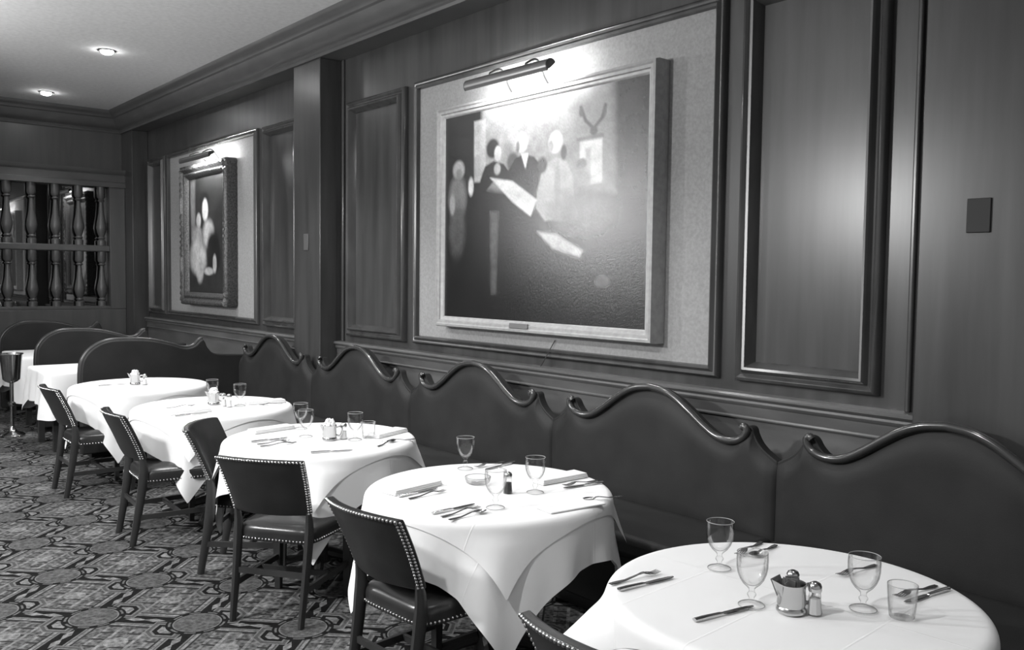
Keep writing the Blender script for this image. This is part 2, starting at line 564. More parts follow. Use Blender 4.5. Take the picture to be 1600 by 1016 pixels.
# recessed ceiling lights
for k, (x, y, lab) in enumerate(((8.783, -2.452, 'glaring recessed ceiling light farther from the far wall, right one of two'), (11.281, -2.481, 'glaring recessed ceiling light close to the far wall cornice'))):
    d = empty('ceiling_light', (x, y, CZ))
    tag(d, lab, 'ceiling light', 'recessed ceiling lights')
    MB().lathe([(0.058, -0.001), (0.08, -0.001), (0.082, -0.004), (0.076, -0.008), (0.064, -0.009), (0.058, -0.006)], 28, closed=True).build('trim_ring', M_DARKMETAL, d)
    MB().ball((0, 0, -0.014), 0.056, 12, 0.45).build('bulb', M_BULB, d)

# ------------------------------------------------------------------ paintings
def paint_mesh(name, x_left, x_right, z0, z1, y, shapes, base, nx, nz, parent, mat, seed):
    """canvas as a fine grid with painted values; shapes in world (x, z) so that they sit where they stand"""
    rng = np.random.RandomState(seed)
    xs = np.linspace(x_left, x_right, nx)
    zs = np.linspace(z1, z0, nz)
    XX, ZZ = np.meshgrid(xs, zs)
    val = np.full(XX.shape, base)
    for sh in shapes:
        kind = sh[0]
        if kind == 'e':
            _, cx_, cz_, rx, rz, ang, v, soft = sh
            ca, sa = math.cos(ang), math.sin(ang)
            dx, dz = XX-cx_, ZZ-cz_
            d = np.sqrt(((dx*ca+dz*sa)/rx)**2+((-dx*sa+dz*ca)/rz)**2)
            k = np.clip((1-d)/max(soft, 1e-3)+0.5, 0, 1)
        else:
            _, poly, v, soft = sh
            inside = np.zeros(XX.shape, bool)
            dist = np.full(XX.shape, 9.0)
            n = len(poly)
            for i in range(n):
                xa, za = poly[i]; xb, zb = poly[(i+1) % n]
                cond = ((za > ZZ) != (zb > ZZ)) & (XX < (xb-xa)*(ZZ-za)/((zb-za)+1e-12)+xa)
                inside ^= cond
                t = np.clip(((XX-xa)*(xb-xa)+(ZZ-za)*(zb-za))/((xb-xa)**2+(zb-za)**2+1e-12), 0, 1)
                dist = np.minimum(dist, np.hypot(XX-xa-t*(xb-xa), ZZ-za-t*(zb-za)))
            sd = np.where(inside, dist, -dist)
            k = np.clip(sd/max(soft, 1e-3)+0.5, 0, 1)
        k = k*k*(3-2*k)
        val = val*(1-k)+v*k
    # brushy mottling
    for sc, am in ((12, 0.22), (40, 0.18), (9999, 0.12)):
        if sc > 1000:
            no = rng.rand(nz, nx)
        else:
            g = rng.rand(sc+2, sc+2)
            gi = np.linspace(0, sc, nz); gj = np.linspace(0, sc, nx)
            i0 = gi.astype(int); j0 = gj.astype(int)
            fi = (gi-i0)[:, None]; fj = (gj-j0)[None, :]
            no = (g[i0][:, j0]*(1-fi)*(1-fj)+g[i0+1][:, j0]*fi*(1-fj)+g[i0][:, j0+1]*(1-fi)*fj+g[i0+1][:, j0+1]*fi*fj)
        val = val*(1+am*(no-0.5)*2)
    val = np.clip(val, 0.004, 0.9)
    verts = np.stack([XX.ravel(), np.full(XX.size, y), ZZ.ravel()], 1)
    idx = np.arange(nx*nz).reshape(nz, nx)
    faces = np.stack([idx[:-1, :-1].ravel(), idx[1:, :-1].ravel(), idx[1:, 1:].ravel(), idx[:-1, 1:].ravel()], 1)
    me = bpy.data.meshes.new(name)
    me.from_pydata(verts.tolist(), [], faces.tolist())
    at = me.color_attributes.new('paint', 'FLOAT_COLOR', 'POINT')
    c4 = np.ones((val.size, 4), np.float32)
    c4[:, :3] = val.ravel()[:, None]
    at.data.foreach_set('color', c4.ravel())
    me.materials.append(mat)
    me.update()
    o = bpy.data.objects.new(name, me)
    COL.objects.link(o)
    if parent:
        o.parent = parent
        o.location = -parent.location
    return o

def canvas_mat(name, rough, bump, spec):
    m, N, L, b = new_mat(name)
    at = N.new('ShaderNodeAttribute')
    at.attribute_name = 'paint'
    L.new(at.outputs['Color'], b.inputs['Base Color'])
    b.inputs['Roughness'].default_value = rough
    b.inputs['Specular IOR Level'].default_value = spec
    tc = N.new('ShaderNodeTexCoord')
    n = N.new('ShaderNodeTexNoise')
    n.inputs['Scale'].default_value = 70
    n.inputs['Detail'].default_value = 6
    n.inputs['Roughness'].default_value = 0.7
    bp = N.new('ShaderNodeBump')
    bp.inputs['Strength'].default_value = bump
    bp.inputs['Distance'].default_value = 0.004
    L.new(tc.outputs['Object'], n.inputs['Vector'])
    L.new(n.outputs['Fac'], bp.inputs['Height'])
    L.new(bp.outputs[0], b.inputs['Normal'])
    return m

def px_on(u, v, Y):
    """a point of the wall at depth Y (used once to lay out the painted figures)"""
    d = r2*(u-W/2)/F_PX + u2*(-(v-H/2)/F_PX) + fw
    t = -Y/d[1]
    return (d[0]*t, d[2]*t+CAM_H)

FRONT = -3.63
pt = empty('painting', (4.12, WY+0.01, 1.287))
tag(pt, 'large oil painting of figures gathered at a table, in a wide pale moulded frame', 'painting')
fr = [(0, 0), (0, 0.085), (0.006, 0.108), (0.02, 0.112), (0.028, 0.104), (0.045, 0.104), (0.05, 0.094), (0.062, 0.09), (0.07, 0.078), (0.08, 0.07), (0.083, 0.05), (0.083, 0)]
MB().sweep_rect(3.108-4.12, 5.132-4.12, 0, 1.538, fr, 0).build('frame', M_GOLDFRAME, pt)
def P(*pts):
    return [px_on(u, v, 3.66) for u, v in pts]
def E(u, v, ru, rv, val, soft=0.5, ang=0.0):
    x, z = px_on(u, v, 3.66)
    x2, _ = px_on(u+ru, v, 3.66)
    _, z2 = px_on(u, v+rv, 3.66)
    return ('e', x, z, abs(x-x2), abs(z-z2), ang, val, soft)
big = [
    ('p', P((752, 160), (965, 118), (962, 300), (752, 300)), 0.20, 0.06),
    ('p', P((690, 180), (740, 172), (740, 290), (690, 300)), 0.018, 0.05),
    ('p', P((740, 190), (758, 186), (758, 285), (740, 285)), 0.30, 0.02),
    ('p', P((960, 118), (1012, 105), (1012, 300), (965, 290)), 0.03, 0.12),
    ('p', P((905, 222), (940, 216), (940, 285), (905, 290)), 0.5, 0.02),
    ('p', P((914, 232), (922, 230), (922, 285), (914, 287)), 0.3, 0.02),
    ('p', P((900, 216), (943, 207), (943, 213), (900, 221)), 0.12, 0.015),
    E(908, 256, 8, 9, 0.1, 0.5), E(907, 280, 14, 20, 0.2, 0.6),
    # antlers on the wall
    ('p', P((904, 166), (908, 164), (916, 186), (928, 198), (926, 204), (912, 190)), 0.05, 0.015),
    ('p', P((944, 160), (948, 162), (943, 184), (930, 200), (926, 198), (938, 182)), 0.05, 0.015),
    E(927, 204, 6, 7, 0.06, 0.5), E(907, 175, 3, 8, 0.08, 0.6), E(944, 174, 3, 8, 0.08, 0.6),
    # dark foreground
    ('p', P((690, 300), (750, 290), (840, 330), (930, 395), (1012, 330), (1012, 530), (690, 520)), 0.007, 0.10),
    # figure in a cap at left
    E(716, 266, 9, 14, 0.32, 0.5), E(717, 272, 5, 8, 0.2, 0.5), E(714, 310, 14, 34, 0.14, 0.6), E(713, 360, 12, 40, 0.07, 0.8), E(706, 320, 4, 16, 0.25, 0.6), E(735, 292, 4, 14, 0.5, 0.6),
    # seated men in dark coats
    E(793, 232, 7, 12, 0.16, 0.5), E(800, 254, 9, 16, 0.06, 0.6),
    ('p', P((750, 280), (757, 260), (770, 252), (786, 256), (797, 272), (802, 292), (770, 284), (757, 300), (750, 345), (744, 310)), 0.012, 0.015),
    E(769, 232, 10, 15, 0.02, 0.4), E(777, 240, 5.5, 12, 0.36, 0.4), E(776, 264, 5, 9, 0.3, 0.6),
    ('p', P((792, 268), (804, 248), (818, 240), (834, 245), (846, 262), (843, 292), (835, 312), (812, 294), (796, 284)), 0.010, 0.015),
    E(814, 223, 9.5, 16, 0.42, 0.4), E(808, 229, 3, 10, 0.12, 0.6), ('p', P((813, 240), (825, 239), (820, 264)), 0.5, 0.012),
    # figure in a pale robe
    ('p', P((838, 300), (846, 268), (858, 252), (870, 246), (884, 252), (893, 272), (897, 312), (890, 345), (850, 345), (836, 325)), 0.30, 0.02),
    E(846, 258, 8, 13, 0.035, 0.5), E(867, 222, 11, 17, 0.52, 0.4), E(860, 229, 4, 10, 0.25, 0.6), E(880, 238, 4.5, 12, 0.05, 0.5), E(870, 290, 5, 34, 0.2, 0.8),
    # the sheet of paper and the pale cloth below
    ('p', P((765, 278), (800, 283), (838, 312), (828, 338), (800, 316)), 0.5, 0.02),
    ('p', P((838, 362), (868, 366), (910, 392), (905, 402), (862, 388)), 0.4, 0.03),
    E(905, 330, 50, 36, 0.08, 1.2),  # soft pale patch: cloth together with lamp glare painted into the colour
    ('p', P((765, 330), (778, 330), (774, 460), (766, 460)), 0.075, 0.04),
    E(940, 440, 12, 10, 0.06, 0.8),
]
paint_mesh('canvas', 5.06, 3.18, 1.36, 2.755, -3.665, big, 0.012, 210, 160, pt, canvas_mat('large_canvas', 0.23, 0.26, 0.8), 3)
MB().box(-0.09, 0.09, 0.1, 0.109, 0.028, 0.06).build('name_plate', plain('plate_dull', 0.16, 0.5, 0.3), pt, bevel=0.002, loc=(4.21-4.12, 0.004, 0))

sp_ = empty('painting', (9.525, WY+0.01, 1.30))
tag(sp_, 'smaller portrait painting of a woman and child in a carved dark gilt frame', 'painting')
fr2 = [(0, 0), (0, 0.09), (0.015, 0.12), (0.035, 0.125), (0.05, 0.105), (0.07, 0.10), (0.085, 0.115), (0.1, 0.11), (0.115, 0.085), (0.13, 0.08), (0.135, 0.05), (0.135, 0)]
def carved_frame(x0, x1, z0, z1, prof, per=44):
    """mitred frame whose outer and inner ridges swell and pinch like carved leaves; one closed mesh"""
    vs, m = [], len(prof)
    cor = ((x0, z0, 1, 1), (x1, z0, -1, 1), (x1, z1, -1, -1), (x0, z1, 1, -1))
    for c in range(4):
        a, b = cor[c], cor[(c+1) % 4]
        L_ = math.hypot(b[0]-a[0], b[1]-a[1])
        nw = round(L_/0.075)
        for k in range(per):
            f = k/per
            w = abs(math.sin(math.pi*nw*f))
            for o, hgt in prof:
                oo = o-0.014*w*(o < 0.02)
                hh = hgt+(0.02*w if 0.005 < hgt and o < 0.06 else (0.008*(1-w) if 0.06 <= o < 0.12 else 0))
                ax, az = a[0]+a[2]*oo, a[1]+a[3]*oo
                bx, bz = b[0]+b[2]*oo, b[1]+b[3]*oo
                vs.append((ax+(bx-ax)*f, hh, az+(bz-az)*f))
    n = 4*per
    fs = [(i*m+k, i*m+(k+1) % m, ((i+1) % n)*m+(k+1) % m, ((i+1) % n)*m+k) for i in range(n) for k in range(m)]
    return MB().add(vs, fs)
carved_frame(8.87-9.525, 10.18-9.525, 0, 1.545, fr2).build('frame', M_ORNATE, sp_, angle=60)
def P2(*pts):
    return [px_on(u, v, 3.66) for u, v in pts]
small = [
    ('p', P2((296, 285), (303, 280), (304, 370), (298, 380)), 0.2, 0.08),
    E(318, 312, 7, 12, 0.01, 0.5), E(319, 328, 4.5, 17, 0.55, 0.5), E(309, 345, 3.5, 12, 0.45, 0.5),
    E(324, 366, 9, 22, 0.42, 0.6), E(307, 372, 8, 18, 0.3, 0.6), E(308, 402, 13, 26, 0.42, 0.6), E(311, 425, 5, 16, 0.4, 0.8),
    E(332, 395, 11, 34, 0.008, 0.5), E(334, 412, 3, 14, 0.35, 0.6), E(325, 424, 7, 6, 0.35, 0.7),
]
paint_mesh('canvas', 10.06, 8.99, 1.43, 2.72, -3.67, small, 0.022, 120, 140, sp_, canvas_mat('small_canvas', 0.45, 0.4, 0.4), 5)

def picture_light(name, cx_, y, z, length, r, label, tube_mat, wall_y, z_mount):
    t = empty(name, (cx_, y, z))
    tag(t, label, 'picture light', 'picture lights over the paintings')
    sh = MB()
    # half-round shade, open below and towards the wall
    n = 14
    outer, inner = [], []
    for k in range(n+1):
        a = math.radians(10+195*k/n - 60)
        outer.append((math.cos(a)*r, math.sin(a)*r))
        inner.append((math.cos(a)*(r-0.003), math.sin(a)*(r-0.003)))
    prof = outer+inner[::-1]
    sh.extrude_profile(prof, 'x', -length/2, length/2)
    sh.build('shade', M_BRASS, t)
    for s in (-1, 1):
        cap = [(math.cos(math.radians(10+195*k/n-60))*r, math.sin(math.radians(10+195*k/n-60))*r) for k in range(n+1)]
        MB().extrude_profile(cap, 'x', s*length/2-0.004, s*length/2+0.004).build('end_cap', M_DARKMETAL, t)
    MB().tube([(-length/2+0.03, -0.004, 0.0), (length/2-0.03, -0.004, 0.0)], r*0.42, 10).build('lamp_tube', tube_mat, t)
    for s in (-0.22, 0.22):
        x = s*length
        MB().tube(catmull([(x, wall_y-y, z_mount-z), (x, wall_y-y+0.05, z_mount-z+0.06), (x, (wall_y-y)*0.45, r+0.045), (x, -0.005, r+0.012), (x, 0.0, r-0.004)], 5), 0.007, 8, up=(1, 0, 0)).build('arm', M_DARKMETAL, t)
    return t
picture_light('picture_light', 4.19, -3.50, 2.878, 0.785, 0.042, 'long brass picture light glowing above the large painting', M_TUBE, -3.70, 2.815)
picture_light('picture_light', 9.36, -3.50, 2.875, 0.85, 0.036, 'glowing picture light above the smaller portrait painting', M_TUBE2, -3.70, 2.835)
crd = MB().tube(catmull([(3.98, WY+0.012, 1.25), (4.0, WY+0.03, 1.2), (4.03, WY+0.05, 1.13), (4.08, WY+0.04, 1.08)], 5), 0.003, 6).build('lamp_cord', M_DARKMETAL)
tag(crd, 'thin dark cord hanging on the wall below the large painting', 'cord')

# ------------------------------------------------------------------ settees along the wall
PROFILE = [(0, 1.085), (0.09, 1.073), (0.17, 1.042), (0.25, 0.992), (0.33, 0.937), (0.40, 0.898), (0.455, 0.882), (0.50, 0.888), (0.535, 0.915), (0.56, 0.95), (0.585, 0.962), (0.607, 0.953),
           (0.618, 0.925), (0.64, 0.89), (0.67, 0.862), (0.705, 0.84), (0.7425, 0.820)]
HP = catmull(PROFILE, 4)
RAILP = [(0, 1.088), (0.09, 1.076), (0.17, 1.045), (0.25, 0.995), (0.33, 0.94), (0.40, 0.90), (0.455, 0.884), (0.51, 0.884), (0.555, 0.898), (0.583, 0.925), (0.588, 0.95), (0.574, 0.962), (0.562, 0.952)]
HR = catmull(RAILP, 5)
def make_settee():
    t = empty('settee', (0, 0, 0))
    full = [(-x, z) for x, z in HP[:0:-1]]+[(x, z) for x, z in HP]
    poly = full+[(0.7425, 0.10), (-0.7425, 0.10)]
    MB().extrude_profile(poly, 'y', -3.505, -3.455).build('back_board', M_SETTEE, t, bevel=0.004)
    # upholstered front, plump
    bm_ = MB()
    vs, fs = [], []
    nz = 14
    for (x, z) in full:
        ex = min(1.0, (0.7425-abs(x))/0.05)
        for j in range(nz+1):
            q = j/nz
            zz = 0.40+(z-0.012-0.40)*q
            bul = 0.03*min(1.0, (1-q)*7)**0.5*min(1.0, q*6+0.2)*(0.25+0.75*max(0, ex)**0.5)
            vs.append((x, -3.457+bul, zz))
    n = len(full)
    for i in range(n-1):
        for j in range(nz):
            fs.append((i*(nz+1)+j, (i+1)*(nz+1)+j, (i+1)*(nz+1)+j+1, i*(nz+1)+j+1))
    bm_.add(vs, fs).build('back_cushion', M_SETTEE, t)
    path = [(-x, -3.435, z) for x, z in HR[:0:-1]]+[(x, -3.435, z) for x, z in HR]
    MB().tube(path, 0.018, 10, flat=(1.0, 1.0), up=(0, 1, 0)).build('top_rail', M_ROLL, t)
    MB().box(-0.7425, 0.7425, -3.45, -2.94, 0.36, 0.47).build('seat', M_SETTEE, t, bevel=0.035, segs=4)
    MB().box(-0.735, 0.735, -3.45, -2.98, 0.08, 0.36).build('base', M_SETTEE, t, bevel=0.01)
    MB().box(-0.735, 0.735, -3.45, -3.04, 0.0, 0.08).build('plinth', M_CHAIRWOOD, t)
    return t
settee0 = make_settee()
SL = ['nearest dark camel-back settee with carved wooden top rail, in front of the nearest pilaster',
      'dark camel-back settee behind the second nearest table, below the right end of the large painting',
      'dark camel-back settee under the left side of the large painting, behind the middle table',
      'dark camel-back settee below the tall wall panel left of the large painting',
      'farthest dark camel-back settee of the wall row, below the pilaster and small painting']
for k in range(5):
    s = settee0 if k == 0 else copy_tree(settee0)
    s.location = (1.455+1.486*k, 0, 0)
    tag(s, SL[k], 'settee', 'camel-back settees along the panelled wall')

# booth benches standing out from the wall
def make_booth():
    t = empty('booth_bench', (0, 0, 0))
    Y0 = -2.03
    out = catmull([(Y0, 0.05), (Y0, 0.5), (Y0-0.005, 0.80), (Y0-0.04, 0.91), (Y0-0.12, 0.99), (Y0-0.24, 1.036), (Y0-0.42, 1.04), (Y0-0.6, 1.025), (Y0-0.78, 0.98), (Y0-0.87, 0.95), (Y0-0.94, 0.945), (Y0-1.0, 0.968), (Y0-1.04, 1.01), (Y0-1.07, 1.018), (Y0-1.09, 0.99), (Y0-1.12, 0.93), (Y0-1.2, 0.88), (-3.54, 0.86)], 5)
    MB().extrude_profile(out+[(-3.54, 0.05)], 'x', -0.045, 0.045).build('back_panel', M_SETTEE, t, bevel=0.012)
    MB().tube([(0, y, z) for y, z in out if z > 0.45 and y > -3.1], 0.024, 10, up=(1, 0, 0)).build('edge_rail', M_CHAIRWOOD, t)
    MB().box(0.06, 0.40, -3.5, -2.10, 0.36, 0.47).build('seat', M_SETTEE, t, bevel=0.03, segs=3)
    MB().box(0.05, 0.36, -3.5, -2.13, 0.0, 0.36).build('base', M_SETTEE, t)
    return t
b0 = make_booth()
for k, (x, lab) in enumerate(((8.19, 'dark rounded booth bench end just behind the farthest round table'), (9.85, 'dark rounded booth bench end between the two white booth tables'), (11.55, 'dark rounded booth bench at the far wall, farthest left of the booths'))):
    b = b0 if k == 0 else copy_tree(b0)
    b.location = (x, 0.0 if k < 2 else 0.02, 0)
    tag(b, lab, 'booth bench', 'booth benches at the far end')

# ------------------------------------------------------------------ tables and cloths
R_T, Z_T = 0.52, 0.735

def drape(N, half, thick, seed, flare, cone, ripple, pinch, amps):
    """a square cloth hanging over the round top: its corners gather into cones, its sides fall in soft folds"""
    rng = random.Random(seed)
    g = np.linspace(-half, half, N)
    U, V = np.meshgrid(g, g, indexing='ij')
    rho = np.hypot(U, V)+1e-9
    phi = np.arctan2(V, U)
    sec = np.floor((phi+math.pi)/(math.pi/2))
    pc = -math.pi+math.pi/4+sec*math.pi/2
    pc = np.where(sec > 3, -math.pi+math.pi/4+3*math.pi/2, pc)
    dl = phi-pc
    s = np.maximum(0, rho-R_T)
    amp = np.array(amps)*np.array([rng.uniform(0.85, 1.15) for _ in range(4)])
    amp = amp[np.clip(sec, 0, 3).astype(int)]
    off = np.array([rng.uniform(-0.07, 0.07) for _ in range(4)])[np.clip(sec, 0, 3).astype(int)]
    k1 = np.exp(-((dl-off)/0.24)**2)
    k2 = np.exp(-(dl/0.42)**2)
    grow = np.clip(s/0.16, 0, 1)
    edge = np.clip((math.pi/4-np.abs(dl))/0.2, 0, 1)
    ph2 = phi-(dl-off*0.6)*pinch*k2*grow*edge
    # side valleys beside each cone, small ripples elsewhere
    val = -0.55*np.exp(-((np.abs(dl-off)-0.40)/0.13)**2)
    p1, p2, p3 = (rng.uniform(0, 6.3) for _ in range(3))
    rip = ripple*(np.sin(phi*9+p1+1.5*np.sin(phi*2+p3))+0.5*np.sin(phi*17+p2))
    alpha = np.clip(flare+cone*amp*(k1+0.25*val)*np.clip(s/0.10, 0.25, 1)+rip*np.clip(s/0.2, 0, 1), 0.015, 1.2)
    e = 0.022+thick           # rounded shoulder
    q = np.clip(s/(e*1.5708), 0, 1)
    th = q*(math.pi/2-0.0)
    rr = np.where(s > 0, R_T+thick-e+e*np.sin(th), rho)
    zz = np.where(s > 0, -e*(1-np.cos(th)), 0.0)
    rest = np.maximum(0, s-e*1.5708)
    rr = rr+rest*np.sin(alpha)
    zz = zz-rest*np.cos(alpha)
    rr = np.where(s > 0, rr, rho*(R_T+thick-e)/R_T)
    P = np.stack([rr*np.cos(ph2), rr*np.sin(ph2), Z_T+thick+zz], 2)
    return P

def cloth_mesh(name, P, thick=0.0):
    N = P.shape[0]
    me = bpy.data.meshes.new(name)
    idx = np.arange(N*N).reshape(N, N)
    faces = np.stack([idx[:-1, :-1].ravel(), idx[1:, :-1].ravel(), idx[1:, 1:].ravel(), idx[:-1, 1:].ravel()], 1)
    me.from_pydata(P.reshape(-1, 3).tolist(), [], faces.tolist())
    uv = me.uv_layers.new(name='UVMap')
    g = np.stack(np.meshgrid(np.linspace(0, 1, N), np.linspace(0, 1, N), indexing='ij'), 2).reshape(-1, 2)
    li = np.zeros(len(me.loops), np.int32)
    me.loops.foreach_get('vertex_index', li)
    uv.data.foreach_set('uv', g[li].astype(np.float32).ravel())
    for p in me.polygons:
        p.use_smooth = True
    me.materials.append(M_CLOTH)
    return me

def place_mesh(name, me, loc, rz, sub=1):
    o = bpy.data.objects.new(name, me)
    COL.objects.link(o)
    o.location = loc
    o.rotation_euler = (0, 0, rz)
    if sub:
        s = o.modifiers.new('sub', 'SUBSURF'); s.levels = s.render_levels = sub
    return o

UNDER, OVER = [], []
for sd, a2 in ((11, 2.6), (23, 0.4), (35, 0.7), (47, 0.7)):
    UNDER.append(cloth_mesh('tablecloth', drape(91, 0.745, 0.002, sd, 0.075, 0.13, 0.07, 0.10, (1, 0.8, 0.0 if a2 < 2 else 1.0, 1.2))))
    OVER.append(cloth_mesh('table_overlay', drape(81, 0.575, 0.007, sd, 0.07, 0.26, 0.02, 0.24, (1, 1, a2, 1.1))))

def make_table():
    t = empty('round_table', (0, 0, 0))
    MB().lathe([(0.001, 0.70), (0.50, 0.70), (0.515, 0.708), (0.518, 0.725), (0.51, 0.733), (0.001, 0.733)], 48).build('tabletop', M_TABLEWOOD, t)
    MB().lathe([(0.06, 0.05), (0.045, 0.12), (0.04, 0.35), (0.05, 0.6), (0.07, 0.70)], 20).build('pedestal', M_TABLEWOOD, t)
    for k in range(4):
        a = math.pi/4+k*math.pi/2
        MB().tube([(0.04*math.cos(a), 0.04*math.sin(a), 0.10), (0.18*math.cos(a), 0.18*math.sin(a), 0.06), (0.34*math.cos(a), 0.34*math.sin(a), 0.022)], [0.03, 0.026, 0.02], 8).build('foot', M_TABLEWOOD, t)
    return t
TAB = [(1.346, -2.20, 3, 0, 'nearest round table'), (2.857, -2.31, 13, 1, 'second nearest round table'), (4.335, -2.30, 14, 2, 'middle round table'), (5.82, -2.28, 10, 3, 'fourth round table from the front'), (7.27, -2.25, 13, 1, 'farthest round table')]
tb0 = make_table()
for k, (x, y, a, var, nm) in enumerate(TAB):
    t = tb0 if k == 0 else copy_tree(tb0)
    t.location = (x, y, 0)
    t.rotation_euler = (0, 0, math.radians(a))
    tag(t, 'dark pedestal of the '+nm+' hidden under its white cloths', 'table', 'round tables along the settees')
    q = 0
    o = place_mesh('tablecloth', UNDER[var], (x, y, 0), math.radians(a+q))
    tag(o, 'long white under cloth hanging low from the '+nm, 'tablecloth', 'long white under cloths')
    o = place_mesh('table_overlay', OVER[var], (x, y, 0), math.radians(a+q))
    tag(o, 'square white top cloth with pointed corners, spread on the '+nm, 'tablecloth', 'square white top cloths')

# booth tables with cloths
def booth_table(x0, x1, y0, y1, nm, drop):
    t = empty('booth_table', ((x0+x1)/2, (y0+y1)/2, 0))
    tag(t, 'dark legged '+nm+' hidden under its white cloth', 'table', 'booth tables')
    hx, hy = (x1-x0)/2, (y1-y0)/2
    MB().box(-hx+0.01, hx-0.01, -hy+0.01, hy-0.01, 0.70, 0.732).build('tabletop', M_TABLEWOOD, t)
    for sx in (-1, 1):
        for sy in (-1, 1):
            MB().box(sx*(hx-0.09)-0.025, sx*(hx-0.09)+0.025, sy*(hy-0.09)-0.025, sy*(hy-0.09)+0.025, 0, 0.70).build('leg', M_TABLEWOOD, t)
    # cloth: rounded rectangle skirt with soft folds, one sheet
    n = 160
    rings = []
    def outline(r_off, k):
        rc = max(0.012, 0.035+r_off)
        ex, ey = hx+r_off-rc, hy+r_off-rc
        seg = [2*ey, math.pi/2*rc, 2*ex, math.pi/2*rc]*2
        tot = sum(seg)
        base = [2*hy, math.pi/2*0.035, 2*hx, math.pi/2*0.035]*2
        pts = []
        per = n//8
        cnt = [per*2-10, 10, per*2-10, 10]*2
        cnt = [n//4-10, 10]*4
        corners = ((ex, ey, 0), (-ex, ey, 1), (-ex, -ey, 2), (ex, -ey, 3))
        for q in range(4):
            cx_, cy_, a0 = corners[q]
            for i in range(10):
                a = math.pi/2*(a0+i/9)
                pts.append((cx_+rc*math.cos(a), cy_+rc*math.sin(a), math.cos(a), math.sin(a), 1.0))
            nx_, ny_, _ = corners[(q+1) % 4]
            m_ = n//4-10
            a = math.pi/2*(a0+1)
            for i in range(m_):
                f = (i+1)/(m_+1)
                pts.append((cx_+rc*math.cos(a)+(nx_-cx_)*f, cy_+rc*math.sin(a)+(ny_-cy_)*f, math.cos(a), math.sin(a), max(0.0, 1-min(f, 1-f)*5)))
        out = []
        for i, (x, y, dx, dy, cn) in enumerate(pts):
            a = 2*math.pi*i/n
            w = k*(0.016*math.sin(a*10+1.3)+0.010*math.sin(a*17+0.4)+0.05*cn)
            out.append((x+dx*w, y+dy*w, cn))
        return out
    vs, fs = [(0, 0, 0.738)], []
    lev = [(-0.25, 0.738, 0), (-0.02, 0.738, 0), (0.002, 0.733, 0), (0.008, 0.71, 0.1), (0.015, 0.64, 0.4), (0.022, 0.56, 0.7), (0.03, 0.735-drop, 1.0)]
    for (ro, z, k) in lev:
        for i, (a, b, cn) in enumerate(outline(ro, k)):
            th = 2*math.pi*i/n
            zz = z - 0.12*k*cn
            vs.append((a, b, zz))
    for i in range(n):
        fs.append((0, 1+i, 1+(i+1) % n))
    for r_ in range(len(lev)-1):
        for i in range(n):
            j = (i+1) % n
            fs.append((1+r_*n+i, 1+r_*n+j, 1+(r_+1)*n+j, 1+(r_+1)*n+i))
    c = MB().add(vs, fs).build('tablecloth', M_CLOTH, loc=((x0+x1)/2, (y0+y1)/2, 0), angle=80)
    tag(c, 'white cloth covering the '+nm, 'tablecloth', 'white booth tablecloths')
booth_table(8.62, 9.37, -3.30, -1.86, 'booth table behind the first rounded bench end', 0.30)
booth_table(10.32, 11.28, -3.30, -1.98, 'farthest booth table at the left edge', 0.36)

